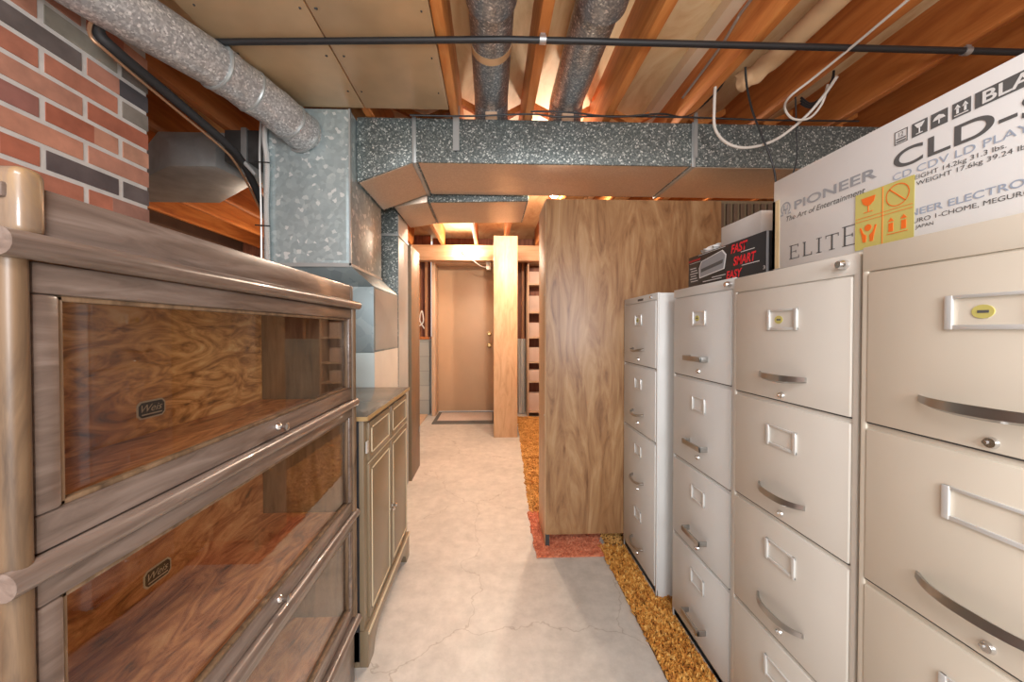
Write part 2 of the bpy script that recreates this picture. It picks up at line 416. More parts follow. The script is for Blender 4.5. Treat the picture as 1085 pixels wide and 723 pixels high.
# ------------------------------------------------------------ barrister bookcase
BF = -.445; Y0, Y1 = .359, 1.25
bc = thing('barrister_bookcase', 'dark stained oak bookcase of three stacked sections with lift up glass doors', 'bookcase', (-.58, .8, 0))
BK = -.735
for z0, z1 in ((.93, 1.232), (.565, .92), (.225, .555)):
    for (a, b) in ((Y0, Y0+.022), (Y1-.022, Y1)):
        MB().box(BK, BF-.002, a, b, z0, z1).build('side_panel', M_post, bc, .006)
        MB().tube([(BF-.004, (a+b)/2, z0+.004), (BF-.004, (a+b)/2, z1-.004)], .011, 16).build('rounded_corner_post', M_post, bc, 0, True)
    MB().box(BK, BK+.008, Y0+.026, Y1-.026, z0, z1).build('back_panel', M_oakin if z0 > .9 else M_oakred, bc)
    MB().box(BK, BF-.026, Y0+.026, Y1-.026, z0-.008, z0+.010).build('shelf', M_oakred, bc)
    zb, zt = z0+.008, z1-.004
    a, b = Y0+.024, Y1-.024
    rb, rt, st = .038, .032, .024
    fr = MB()
    fr.box(BF-.022, BF, a, b, zb, zb+rb).box(BF-.022, BF, a, b, zt-rt, zt).box(BF-.022, BF, a, a+st, zb+rb, zt-rt).box(BF-.022, BF, b-st, b, zb+rb, zt-rt)
    df = fr.build('door_frame', M_rail, bc, .004)
    il = MB()  # inner beads
    for (p, q, r_, s_) in ((a+st, b-st, zb+rb, zb+rb+.006), (a+st, b-st, zt-rt-.006, zt-rt), (a+st, a+st+.006, zb+rb, zt-rt), (b-st-.006, b-st, zb+rb, zt-rt)):
        il.box(BF-.014, BF-.004, p, q, r_, s_)
    il.build('glazing_bead', M_post, df, .0015)
    MB().box(BF-.0155, BF-.0125, a+st-.004, b-st+.004, zb+rb-.004, zt-rt+.004).build('glass_pane', M_glass, df)
    kz = zb+rb*.52; ky = (a+b)/2
    MB().tube([(BF, ky, kz), (BF+.003, ky, kz), (BF+.006, ky, kz), (BF+.014, ky, kz), (BF+.019, ky, kz), (BF+.021, ky, kz)], [.009, .008, .004, .006, .0085, .005], 18).build('knob', M_chrome, df, 0, True)
    # small octagonal maker's plate on the back panel
    if z0 > .5:
        py, pz = .832, z0+.062
        if z0 < .9: py, pz = .842, z0+.066
        def octo(w_, h_, c_):
            w_ *= 1.3; h_ *= 1.3; c_ *= 1.3
            return [(-w_+c_, -h_), (w_-c_, -h_), (w_, -h_+c_), (w_, h_-c_), (w_-c_, h_), (-w_+c_, h_), (-w_, h_-c_), (-w_, -h_+c_)]
        X = BK+.008
        pl = MB().prism([(py+p[0], pz+p[1]) for p in octo(.026, .0145, .006)], 'x', X, X+.0015).build('maker_plate', M_cream, bc)
        pl['label'] = 'black and gold octagonal maker plate'
        MB().prism([(py+p[0], pz+p[1]) for p in octo(.0235, .012, .005)], 'x', X+.0015, X+.002).build('plate_face', M_blackbox, pl)
        # lettering seen from +X: runs towards +y
        t = text_mesh('Weis', 'plate_lettering', M_cream, pl, 0, .025, -.025, 0, .015, shear=.4)
        offv = Vector(pl.location)+Vector(bc.location)
        for v in t.data.vertices:
            yy, zz = v.co.y+offv.y, v.co.z+offv.z
            v.co = Vector((X+.0026, py-yy, pz-.004+zz))-offv
        MB().box(X+.002, X+.0026, py-.024, py+.024, pz-.011, pz-.0085).build('plate_underline', M_cream, pl)
# rounded overhanging lips between sections
for zc_ in (.924, .559):
    MB().box(BK, BF-.002, Y0, Y1, zc_-.006, zc_+.006).tube([(BF+.0, Y0-.003, zc_), (BF+.0, Y1+.004, zc_)], .0135, 18).build('shelf_lip', M_rail, bc, 0, True)
# cornice
MB().box(BK, BF+.004, Y0-.004, Y1+.004, 1.232, 1.246).tube([(BF+.008, Y0-.008, 1.240), (BF+.008, Y1+.008, 1.240)], .013, 18).build('cornice_lip', M_rail, bc, 0, True)
MB().box(BF-.03, BF-.006, Y0+.02, Y1-.012, 1.25, 1.303).box(BK, BF-.03, Y0, Y0+.02, 1.25, 1.303).box(BK, BF-.03, Y1-.02, Y1, 1.25, 1.303).box(BK, BF-.01, Y0+.01, Y1-.01, 1.285, 1.300).build('cornice_board', M_rail, bc, .003)
MB().box(BF-.035, BF+.001, Y0+.014, Y0+.040, 1.25, 1.318).build('cornice_end_block', M_oakblk, bc, .010, False, 4)
MB().box(BF-.035, BF-.004, Y1-.014, Y1, 1.25, 1.304).build('cornice_end_block', M_post, bc, .004)
# base
MB().box(BK, BF+.002, Y0-.004, Y1+.004, .19, .222).tube([(BF+.004, Y0-.006, .207), (BF+.004, Y1+.006, .207)], .013, 18).build('base_lip', M_rail, bc, 0, True)
bs = MB().prism([(Y0, 0), (Y0+.07, 0), (Y0+.09, .05), (Y0+.14, .07), (Y1-.14, .07), (Y1-.09, .05), (Y1-.07, 0), (Y1, 0), (Y1, .19), (Y0, .19)], 'x', BF-.03, BF-.006)
bs.box(BK, BF-.03, Y0, Y0+.022, 0, .19).box(BK, BF-.03, Y1-.022, Y1, 0, .19).build('base', M_rail, bc, .002)

# ------------------------------------------------------------ two door cabinet beyond the bookcase
CX = -.430; A, B = 1.30, 1.94
ct = thing('two_door_cabinet', 'low olive brown cabinet with cream outlined drawers and doors past the bookcase', 'cabinet', (-.63, 1.62, 0))
MB().box(-.83, CX-.004, A, B, .12, .852).build('cabinet_body', M_olive, ct, .002)
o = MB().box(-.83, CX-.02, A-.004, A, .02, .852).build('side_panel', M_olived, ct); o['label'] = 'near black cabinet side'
MB().box(-.84, CX+.012, A-.015, B+.008, .852, .868).build('cabinet_top', M_oltop, ct, .002)
MB().box(CX+.012, CX+.0145, A-.015, B+.008, .853, .867).box(-.3-.3, CX+.012, A-.0175, A-.015, .853, .867).build('top_edge_band', M_goldedge, ct)
def trimrect(y0, y1, z0, z1, x, name, par, w_=.0035):
    MB().box(x, x+.003, y0, y1, z0, z0+w_).box(x, x+.003, y0, y1, z1-w_, z1).box(x, x+.003, y0, y0+w_, z0, z1).box(x, x+.003, y1-w_, y1, z0, z1).build(name, M_cream, par)
mid = (A+B)/2
for (y0, y1) in ((A+.035, mid-.008), (mid+.008, B-.015)):
    dr = MB().box(CX-.006, CX+.004, y0, y1, .70, .835).build('drawer_front', M_olive, ct, .002)
    trimrect(y0+.022, y1-.022, .722, .815, CX+.004, 'drawer_trim', dr)
    dd = MB().box(CX-.006, CX+.004, y0, y1, .145, .688).build('cabinet_door', M_olive, ct, .002)
    trimrect(y0+.022, y1-.022, .165, .668, CX+.004, 'door_trim', dd)
    ky = mid-.018 if y0 < mid-.1 else mid+.018
    MB().tube([(CX+.004, ky, .405), (CX+.008, ky, .405), (CX+.018, ky, .405), (CX+.024, ky, .405)], [.009, .004, .009, .005], 14).build('door_knob', M_chrome, dd, 0, True)
MB().box(CX+.0, CX+.003, A+.03, B-.01, .692, .6955).build('rail_trim', M_cream, ct)
MB().box(CX+.0, CX+.004, A+.008, A+.026, .735, .775).build('hinge', M_plated, ct)
# bracket base
MB().prism([(A-.004, .0), (A+.055, 0), (A+.075, .04), (A+.13, .075), (B-.13, .075), (B-.075, .04), (B-.055, 0), (B+.004, 0), (B+.004, .125), (A-.004, .125)], 'x', CX-.02, CX+.010) \
    .prism([(-.83, 0), (-.76, 0), (-.72, .06), (CX-.1, .06), (CX-.06, 0), (CX-.02, 0), (CX-.02, .125), (-.83, .125)], 'y', A-.004, A+.016).prism([(-.83, 0), (-.76, 0), (-.72, .06), (CX-.1, .06), (CX-.06, 0), (CX-.02, 0), (CX-.02, .125), (-.83, .125)], 'y', B-.016, B+.004).build('bracket_base', M_olive, ct, .002)
MB().box(CX+.010, CX+.014, A-.005, B+.005, .117, .125).build('base_trim', M_cream, ct)

# ------------------------------------------------------------ furnace, plenum
fu = thing('furnace', 'pale enamelled furnace under a tall galvanised plenum behind the low cabinet', 'furnace', (-.88, 2.2, 0))
PX, PL, PY0, PY1 = -.685, -1.10, 1.875, 2.40
FX, FY0, FY1 = -.603, 1.965, 2.47
MB().box(-1.12, FX, FY0+.01, FY1, 0, 1.045).build('furnace_body', M_furn, fu, .004)
o = MB().box(FX, FX+.002, FY0+.012, FY1-.004, .01, 1.045).build('side_panel', M_furnc, fu); o['label'] = 'cream side panel'
# transition
tz = [1.045, 1.385, 1.475]
mb = MB()
mb.hull8([(-1.12, FY0, tz[0]), (-1.12, FY0, tz[1]), (-1.12, FY1, tz[0]), (-1.12, FY1, tz[1]), (FX+.002, FY0, tz[0]), (FX+.002, FY0, tz[1]), (FX+.002, FY1, tz[0]), (FX+.002, FY1, tz[1])])
mb.hull8([(-1.12, FY0, tz[1]), (PL, PY0, tz[2]), (-1.12, FY1, tz[1]), (PL, PY1, tz[2]), (FX+.002, FY0, tz[1]), (PX, PY0, tz[2]), (FX+.002, FY1, tz[1]), (PX, PY1, tz[2])])
mb.build('duct_transition', M_galvD2 if 'M_galvD2' in globals() else galv('transition_metal', [(0, (.22, .28, .30)), (.6, (.27, .34, .36)), (1, (.36, .43, .45))], 14, .45, .45), fu, .003)
# X crease on the side of the transition
cz0, cz1, cy = tz[0]+.01, tz[1]-.01, (FY0+FY1)/2
mb = MB()
vs = [mb.bm.verts.new(p) for p in ((FX+.0025, FY0+.02, cz0), (FX+.0025, FY1-.02, cz0), (FX+.0025, FY1-.02, cz1), (FX+.0025, FY0+.02, cz1), (FX+.014, cy, (cz0+cz1)/2))]
for i in range(4): mb.bm.faces.new((vs[i], vs[(i+1) % 4], vs[4]))
mb.bm.faces.new(vs[:4][::-1]); mb.build('creased_side', M_seam, fu)
mb = MB().box(PL, PX, PY0, PY1, tz[2], 2.235)
mb.build('plenum', M_galvL, fu, .004)
mb = MB()
vs = [mb.bm.verts.new(p) for p in ((PL+.03, PY0-.0005, 1.50), (PX-.02, PY0-.0005, 1.50), (PX-.02, PY0-.0005, 2.21), (PL+.03, PY0-.0005, 2.21), ((PL+PX)/2, PY0-.007, 1.86))]
for i in range(4): mb.bm.faces.new((vs[i], vs[(i+1) % 4], vs[4]))
mb.bm.faces.new(vs[:4][::-1]); mb.build('creased_front', M_galvL, fu)
MB().box(PL-.004, PX+.004, PY0-.006, PY0, tz[2]-.006, tz[2]+.012).box(PX-.004, PX+.004, PY0-.006, PY0+.01, tz[2], 2.235).box(PX, PX+.005, PY0, PY1, tz[2]-.004, tz[2]+.01).build('plenum_seam', M_seam, fu)

# ------------------------------------------------------------ main duct
md = thing('main_supply_duct', 'long speckled galvanised rectangular duct crossing under the joists', 'duct', (.5, 2.2, 2.02))
DX0 = PX+.006
mb = MB()
mb.box(-.39, 2.45, 1.955, 2.42, 2.02, 2.243)
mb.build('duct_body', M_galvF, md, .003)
mb = MB()
mb.hull8([(DX0, 1.957, 1.915), (DX0, 1.957, 2.243), (DX0, 2.40, 1.915), (DX0, 2.40, 2.243), (-.39, 1.957, 2.022), (-.39, 1.957, 2.243), (-.39, 2.42, 2.022), (-.39, 2.42, 2.243)])
mb.build('duct_transition', M_galvF, md, .002)
M_under = galv('warm_reflection_underside', [(0, (.56, .44, .34)), (.6, (.60, .475, .37)), (1, (.66, .54, .43))], 160, .33, .4)  # tan tint paints the orange reflection onto the galvanised underside
for (a, b) in ((-.40, -.38), (1.05, 1.07)):
    MB().box(a, b, 1.949, 2.425, 2.012, 2.02).box(a, b, 1.947, 1.955, 2.012, 2.245).build('drive_cleat', M_seam, md, .001)
mb = MB()
vs = [mb.bm.verts.new(p) for p in ((-.37, 1.965, 2.0195), (1.04, 1.965, 2.0195), (1.04, 2.41, 2.0195), (-.37, 2.41, 2.0195), (.33, 2.19, 2.012))]
for i in range(4): mb.bm.faces.new((vs[i], vs[(i+1) % 4], vs[4]))
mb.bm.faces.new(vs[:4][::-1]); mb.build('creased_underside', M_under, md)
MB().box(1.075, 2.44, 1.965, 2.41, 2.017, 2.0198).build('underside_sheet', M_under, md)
mb = MB(); mb.hull8([(DX0+.01, 1.965, 1.912), (DX0+.01, 1.965, 1.915), (DX0+.01, 2.395, 1.912), (DX0+.01, 2.395, 1.915), (-.402, 1.965, 2.016), (-.402, 1.965, 2.019), (-.402, 2.41, 2.016), (-.402, 2.41, 2.019)])
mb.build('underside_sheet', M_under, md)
for i, x in enumerate((-.176, 1.066)):
    h = MB().box(x-.016, x+.016, 1.940, 1.9455, 2.075 if i == 0 else 2.03, 2.30).box(x-.016, x+.016, 1.9455, 1.975, 2.27, 2.274) if i == 0 else MB().box(x-.010, x+.010, 1.940, 1.9455, 2.06, 2.29)
    tag(h.build('hanger_strap', M_seam), ['pale metal hanger strap on the duct below the left end of the open joists', 'narrow metal hanger strap on the duct beside the hanging white cable'][i], 'strap', 'duct hanger straps')

# second duct and drop
sd = thing('return_duct', 'lower galvanised duct with tapered underside behind the main duct', 'duct', (-.2, 2.7, 1.99))
mb = MB(); mb.hull8([(-.405, 2.46, 1.985), (-.405, 2.46, 2.24), (-.415, 2.95, 1.985), (-.415, 2.95, 2.24), (.245, 2.46, 2.0), (.245, 2.46, 2.24), (.245, 2.95, 2.0), (.245, 2.95, 2.24)])
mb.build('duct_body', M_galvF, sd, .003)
mb = MB(); vs = [mb.bm.verts.new(p) for p in ((-.39, 2.47, 1.984), (.235, 2.47, 1.999), (.235, 2.94, 1.999), (-.4, 2.94, 1.984), (-.38, 2.72, 1.976))]
for i in range(4): mb.bm.faces.new((vs[i], vs[(i+1) % 4], vs[4]))
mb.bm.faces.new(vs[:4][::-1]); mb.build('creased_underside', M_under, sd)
mb = MB(); mb.hull8([(-.62, 2.46, 1.95), (-.62, 2.46, 2.24), (-.62, 2.95, 1.95), (-.62, 2.95, 2.24), (-.408, 2.46, 1.985), (-.408, 2.46, 2.24), (-.418, 2.95, 1.985), (-.418, 2.95, 2.24)])
mb.build('duct_elbow', M_under, sd, .002)
MB().box(-1.0, -.632, 2.60, 2.90, 0, 2.2).build('duct_drop', M_galvF, sd, .003)
MB().box(-.632, -.628, 2.605, 2.895, .0, 1.95).build('drop_side', plain('pale_duct_side', (.47, .47, .45), .45, .2), sd)
MB().box(-1.0, -.622, 2.59, 2.90, 1.80, 1.815).build('drop_seam', M_seam, sd)

# left trunk (dull)
lt = thing('left_branch_duct', 'dull grey boot shaped duct under dark joists between chimney and plenum', 'duct', (-1.8, 2.4, 2.03))
poly = [(-1.95, 2.22), (-1.70, 2.07), (-1.46, 2.07), (-1.42, 2.32), (-1.85, 2.66), (-2.5, 2.66), (-2.5, 2.45)]
top = [(-2.02, 2.30), (-1.80, 2.12), (-1.2, 2.12), (-1.2, 2.4), (-1.8, 2.6), (-2.5, 2.6), (-2.5, 2.5)]
mb = MB(); A_ = [mb.bm.verts.new((*p, 2.03)) for p in poly]; B_ = [mb.bm.verts.new((*p, 2.15)) for p in poly]; C_ = [mb.bm.verts.new((*p, 2.235)) for p in top]
mb.bm.faces.new(A_[::-1]); mb.bm.faces.new(C_)
for P_, Q_ in ((A_, B_), (B_, C_)):
    for i in range(7): mb.bm.faces.new((P_[i], P_[(i+1) % 7], Q_[(i+1) % 7], Q_[i]))
mb.build('duct_boot', M_galvD, lt, .004)
MB().box(-1.42, PL-.001, 2.08, 2.38, 2.06, 2.23).build('connecting_duct', plain('dark_duct_metal', (.10, .10, .10), .5, .3, .3, 8), lt, .003)  # very dark tone over the whole connecting duct
MB().box(-1.33, -1.30, 2.07, 2.40, 1.99, 2.24).build('duct_flange', M_galvD, lt, .002)

# round duct from upper left into the plenum
rd = thing('round_vent_duct', 'large round galvanised duct slanting from upper left into the plenum', 'duct', (-1.05, 1.5, 2.15))
pts = [(-1.215, .93, 2.15), (-1.19, 1.05, 2.15), (-1.14, 1.2, 2.15), (-1.04, 1.50, 2.165)]
MB().tube(spline(pts, 6), .082, 40).build('straight_run', M_galvR, rd, 0, True)
el = spline([(-1.045, 1.485, 2.165), (-1.01, 1.60, 2.16), (-.955, 1.72, 2.14), (-.915, 1.83, 2.115), (-.905, 1.885, 2.11)], 5)
rr_ = [.087 if (i % 5) < 3 else .084 for i in range(len(el))]
MB().tube(el, rr_, 40).build('elbow', M_galvR, rd, 0, True)
a = Vector((-1.045, 1.485, 2.165)); dv = Vector((.03, .1, 0)).normalized()
for k, off in enumerate((0, .10, .22)):
    i = min(int(off*60), len(el)-2); p = el[i]; d_ = (el[i+1]-p).normalized()
    MB().tube([p-d_*.006, p, p+d_*.006], [.088, .091, .088], 40).build('crimped_ring', M_seam, rd, 0, True)
MB().tube([(-.912, 1.868, 2.112), (-.910, 1.876, 2.111)], .098, 32).build('collar', M_seam, rd, 0, True)

# two round ducts in the joist bays
for i, (x, lbl) in enumerate(((.003, 'dark round duct between joists, left of the open ceiling pair'), (.400, 'dark round duct between joists, nearer the hanging cables'))):
    g = thing('joist_bay_duct', lbl, 'duct', (x, 1.4, 2.34), 'round ducts in joist bays')
    MB().tube([(x, 1.1, 2.372), (x, 2.02, 2.372)], .086, 36).build('duct_run', M_galvB, g, 0, True)
    MB().tube([(x-.01, -.6, 2.345), (x-.004, 1.2, 2.345), (x, 1.36, 2.345)], .092, 36).build('near_sleeve', M_galvB, g, 0, True)
    MB().tube([(x, 1.97, 2.372), (x, 2.03, 2.34), (x, 2.09, 2.25)], [.086, .088, .09], 36).build('takeoff_collar', M_galvB, g, 0, True)
    if i == 0:
        MB().tube([(x, 1.585, 2.372), (x, 1.625, 2.372)], .0875, 36).build('tape_band', M_peach, g, 0, True)
    tag(MB().box(x-.03+.0, x+.03, 1.957, 1.975, 2.244, 2.284).build('wood_block', M_frame), ['small pale wood block on the duct under the left round duct', 'small pale wood block on the duct under the right round duct'][i], 'wood block', 'wood blocks on the duct')

# black gas pipe
gp = thing('black_gas_pipe', 'straight black iron pipe running across below the joists', 'pipe', (.5, 1.43, 2.23))
MB().tube([(-1.08, 1.458, 2.232), (.07, 1.405, 2.232), (2.2, 1.40, 2.232)], .0115, 14).build('pipe_run', M_black, gp, 0, True)
for x in (.192, 1.825):
    MB().tube([(x-.012, 1.402, 2.232), (x+.012, 1.402, 2.232)], .0155, 14).box(x-.009, x+.009, 1.392, 1.396, 2.23, 2.262).build('pipe_strap', M_steelpipe, gp, 0, True)

# lines dropping past the plenum
def cable(name, label, cat, pts, r, mat, n=8, seg=8, group=None):
    o = MB().tube(spline(pts, n), r, seg).build(name, mat, None, 0, True); return tag(o, label, cat, group)
cable('thin_black_pipe', 'thin dark pipe slanting above the grey boot duct to the plenum edge', 'pipe',
      [(-1.45, 1.72, 2.23), (-1.33, 1.80, 2.13), (-1.18, 1.84, 1.97), (-1.12, 1.85, 1.90)], .009, M_galvD)
cx_ = spline([(-1.075, 1.862, 2.20), (-1.08, 1.855, 2.08), (-1.068, 1.855, 1.95), (-1.074, 1.855, 1.75), (-1.07, 1.855, 1.55), (-1.07, 1.855, 1.3)], 40)
fc = thing('flexible_conduit', 'ribbed silver flexible conduit running down the plenum left edge', 'conduit', (-1.07, 1.855, 1.3))
MB().tube(cx_, [.0105+.0018*(i % 2) for i in range(len(cx_))], 10).build('conduit', M_plated, fc, 0, False)
cable('silver_control_wire', 'thin pale wire beside the ribbed conduit on the plenum', 'wire', [(-1.098, 1.862, 2.20), (-1.10, 1.85, 2.0), (-1.098, 1.855, 1.7), (-1.10, 1.855, 1.3)], .005, M_plated)
for z_ in (1.96, 1.66):
    MB().tube([(-1.12, 1.842, z_), (-1.05, 1.842, z_-.004)], .003, 6).build('zip_tie', M_black, fc)

# cables above and hanging over the main duct
cable('black_cable', 'thin black cable strung just above the main duct', 'cable', [(-.40, 1.90, 2.225), (-.1, 1.91, 2.232), (.19, 1.91, 2.248), (.35, 1.90, 2.232), (.60, 1.90, 2.24), (1.0, 1.90, 2.242), (1.4, 1.88, 2.225), (1.9, 1.9, 2.24)], .0045, M_black)
cable('black_cable', 'second thin black cable dipping between the open joists', 'cable', [(.20, 1.89, 2.25), (.38, 1.88, 2.244), (.62, 1.89, 2.232), (.85, 1.88, 2.245), (1.0, 1.90, 2.25), (1.05, 1.72, 2.27), (1.05, 1.62, 2.33)], .0045, M_black)
def ray(px, py, Y):
    r = (px-520)/400; x = r*Y/(1-.035*r) if 0 else r*Y*(1+.035*r)
    D = Y+.035*x
    return (x, Y, CAMZ+(350-py)/400*D)
cable('refrigerant_line', 'thick black insulated line descending from ceiling toward the plenum', 'pipe',
      [(-1.165, 1.2, 2.14), (-1.21, 1.22, 2.085), ray(128, 58, 1.27), ray(180, 101, 1.46), ray(240, 152, 1.72), ray(258, 172, 1.84), ray(270, 195, 1.96), ray(281, 222, 2.08), ray(290, 250, 2.2)], .017, M_rubber, 8, 14)
cable('copper_line', 'thin copper tube running along the thick black insulated line', 'pipe',
      [(-1.16, 1.17, 2.12), (-1.215, 1.20, 2.06), ray(120, 60, 1.25), ray(172, 104, 1.44), ray(236, 157, 1.70), ray(252, 175, 1.80), ray(265, 198, 1.92), ray(277, 223, 2.04), ray(290, 255, 2.2)], .005, M_copper)
cable('white_cable', 'thick white cable hanging in a long loop across the main duct front', 'cable',
      [(1.00, 1.66, 2.27), (1.03, 1.72, 2.19), (1.06, 1.76, 2.11), (1.13, 1.78, 2.055), (1.23, 1.78, 2.035), (1.36, 1.77, 2.07), (1.46, 1.72, 2.15), (1.50, 1.66, 2.22), (1.50, 1.60, 2.26)], .0065, M_wire, 8, 10)
cable('white_cable', 'white cable running along the joist and looping back beneath the round wrap', 'cable',
      [ray(985, -20, 1.11), ray(962, 0, 1.17), ray(900, 52, 1.38), ray(858, 86, 1.54), ray(834, 105, 1.62), ray(829, 117, 1.68), ray(838, 128, 1.70), ray(855, 127, 1.70), ray(868, 112, 1.68), ray(874, 92, 1.66)], .005, M_wire, 8, 10)
cable('grey_cord', 'grey and black cord dropping from the joist behind the large white box', 'cord',
      [ray(787, 74, 1.60), ray(789, 95, 1.64), ray(795, 120, 1.70), ray(804, 143, 1.74), ray(815, 170, 1.76), ray(820, 192, 1.76), ray(822, 230, 1.76)], .0045, M_black)
cable('drop_wire', 'thin black wire hanging straight down at the white cable loop', 'cord', [ray(840, 105, 1.70), ray(841, 130, 1.74), ray(842, 170, 1.78), ray(836, 190, 1.80)], .003, M_black)
cc = MB()
for k in range(3):
    cc.tube(spline([ray(846, 106+3*k, 1.72), ray(856, 112+2*k, 1.74), ray(868, 105+2*k, 1.74), ray(878, 88+2*k, 1.72), ray(880, 78, 1.72)], 8), .005, 8)
tag(cc.build('cable_coil', M_black, None, 0, True), 'dark cable coiled under the joist inside the white loop', 'cable')
cable('joist_conduit', 'thin grey wire stapled along the side of the joist', 'wire', [(.972, .9, 2.40), (.972, 1.4, 2.395), (.972, 1.48, 2.385), (.974, 1.6, 2.36), (.974, 1.9, 2.34)], .006, M_steelpipe)
pw = cable('wrapped_pipe', 'peach coloured wrapped pipe with crumpled end in a joist bay', 'pipe', [(1.22, .5, 2.33), (1.22, 1.0, 2.33), (1.22, 1.45, 2.33), (1.20, 1.62, 2.315), (1.15, 1.72, 2.30)], .040, M_peach, 6, 20)
for v in pw.data.vertices:
    if v.co.y > 1.6: v.co += Vector(noise.noise_vector(v.co*22))*.022

# ------------------------------------------------------------ tall brown folding door panel, column bookcase, walnut cabinet, shelf
fd = thing('folding_door_panel', 'tall narrow brown door leaf standing open beyond the duct drop', 'door panel', (-.62, 3.07, 0))
MB().box(-.645, -.607, 2.91, 3.24, .0, 1.81).build('door_leaf', plain('brown_door_leaf', (.20, .125, .075), .45), fd, .002)
MB().box(-.647, -.605, 2.905, 2.91, 0, 1.812).build('dark_edge', M_olive, fd)
MB().box(-.606, -.602, 3.2, 3.235, .3, .34).build('hinge', M_seam, fd)
cb = thing('tall_oak_cabinet', 'tall narrow oak grained cabinet end standing before the far door', 'cabinet', (.16, 4.2, 0))
MB().box(.032, .288, 4.06, 4.075, 0, 2.172).build('end_panel', M_col, cb, .002)
MB().box(.045, .275, 4.075, 4.42, .03, 2.165).build('cabinet_body', M_col, cb, .002)
MB().box(.032, .045, 4.075, 4.42, 0, 2.172).build('side_panel', M_col, cb, .001)
MB().box(.045, .28, 4.075, 4.40, 0, .03).build('plinth', M_olive, cb)

wc = thing('walnut_cabinet', 'tall walnut veneer cabinet standing on the coral rug beside filing cabinets', 'cabinet', (.75, 2.12, 0))
WX0, WX1, WY0, WY1, WZ = .290, 1.235, 1.99, 2.26, 1.852
MB().box(WX0+.004, WX1, WY0, WY0+.012, .068, WZ).build('face_panel', M_walnut, wc, .001)
MB().box(WX0, WX0+.02, WY0+.012, WY1, .0, WZ-.002).build('side_panel', M_col, wc, .001)
MB().box(WX1-.02, WX1, WY0+.012, WY1, .0, WZ-.002).build('side_panel', M_walnut, wc, .001)
MB().box(WX0+.02, WX1-.02, WY0+.012, WY1, WZ-.022, WZ-.004).build('top_panel', M_walnut, wc)
MB().box(WX0+.02, WX1-.02, WY0+.012, WY1, .07, .09).build('bottom_panel', M_walnut, wc)
MB().box(WX0+.002, WX0+.022, WY0+.001, WY0+.02, .0, .068).build('foot', M_dark, wc)
MB().box(WX1-.03, WX1-.01, WY0+.01, WY0+.03, .0, .068).build('foot', M_dark, wc)
nb = MB()
for z_ in (.7, 1.35): nb.tube([(WX0-.002, 2.03, z_), (WX0, 2.03, z_)], .004, 8)
nb.build('screw', M_plated, wc)
# dark slatted board to the right behind
rs = thing('slatted_cabinet', 'dark ribbed wooden cabinet beyond the walnut cabinet near the ceiling', 'cabinet', (1.6, 2.4, 0))
mb = MB().box(1.24, 2.0, 2.12, 2.4, 0, 1.90)
mb.build('cabinet_body', M_olive, rs, .002)
mb = MB()
for i in range(18): mb.box(1.26+i*.04, 1.283+i*.04, 2.106, 2.12, .05, 1.88)
o = mb.build('ribbed_front', plain('dark_ribbed_wood', (.14, .09, .06), .5), rs, .002)

# shelf unit at the far right
sh = thing('open_shelf_unit', 'tall open shelving with pale sides and reddish painted shelf shade beside the far wall', 'shelf', (.9, 5.1, 0))
MB().box(.490, .508, 5.0, 5.26, 0, 2.04).build('side_panel', M_frame, sh, .001)
MB().box(1.3, 1.318, 5.0, 5.26, 0, 2.04).build('side_panel', M_frame, sh, .001)
MB().box(.508, 1.3, 5.25, 5.26, .0, 2.04).build('back_panel', M_redbrown, sh)  # red-brown back paints the shade beneath each shelf
SZ = (.06, .46, .72, 1.05, 1.385, 1.76, 2.05)
for z_ in SZ:
    MB().box(.508, 1.3, 5.0, 5.25, z_, z_+.02).build('shelf', M_frame, sh)
M_paleback = plain('pale_lit_back', (.66, .50, .42), .6)
WH = ('lowest', 'second lowest', 'third lowest', 'third highest', 'second highest', 'highest')
for k in range(6):  # added blocks paint the unshaded part of the shelf back
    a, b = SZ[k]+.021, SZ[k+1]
    tag(MB().box(.512, 1.2, 5.03, 5.2, a, a+(b-a)*.60).build('pale_back_block', M_paleback, None, .004),
        'added pinkish block standing for the unshaded back on the %s shelf of the far shelving' % WH[k], 'box', 'added pale blocks on the far shelving')
dp = MB(); pr = None
V = []; 
for i in range(13):
    x = .385+.09*i/12; y = 5.25+.02*math.sin(i*1.9)
    a = dp.bm.verts.new((x-.0*i, y, 1.04)); b = dp.bm.verts.new((x+.02*math.sin(i), y-.05, .01)); a2 = dp.bm.verts.new((x, y+.006, 1.04)); b2 = dp.bm.verts.new((x+.02*math.sin(i), y-.044, .01))
    if pr:
        dp.bm.faces.new((pr[0], a, b, pr[1])); dp.bm.faces.new((pr[2], pr[3], b2, a2)); dp.bm.faces.new((pr[0], pr[2], a2, a)); dp.bm.faces.new((pr[1], b, b2, pr[3]))
    pr = (a, b, a2, b2)
tag(dp.build('plastic_sheet', M_drape, None, 0, True), 'white plastic sheet hanging over the foundation wall beside the shelving', 'sheet')
# wires by the door, left
cable('hanging_cable', 'pale looped cable hanging on the studs left of the far door', 'cable', [(-1.03, 5.15, 2.1), (-1.04, 5.14, 1.7), (-1.03, 5.14, 1.35), (-.97, 5.12, 1.22), (-.91, 5.13, 1.28), (-.93, 5.14, 1.42), (-.96, 5.14, 1.30), (-.90, 5.15, 1.18)], .009, M_wire)
cable('hanging_cable', 'thin pale cable crossing above the door to the switch box', 'cable', [(-1.03, 5.10, 2.10), (-.95, 5.02, 2.13), (-.85, 5.02, 2.13), (-.8, 5.05, 2.12)], .007, M_wire)
cable('hanging_cable', 'pale cable strung across the studs above the far shelving', 'cable', [(.36, 5.1, 2.10), (.5, 5.0, 2.13), (.62, 4.99, 2.11), (.9, 5.0, 2.12)], .010, M_wire)

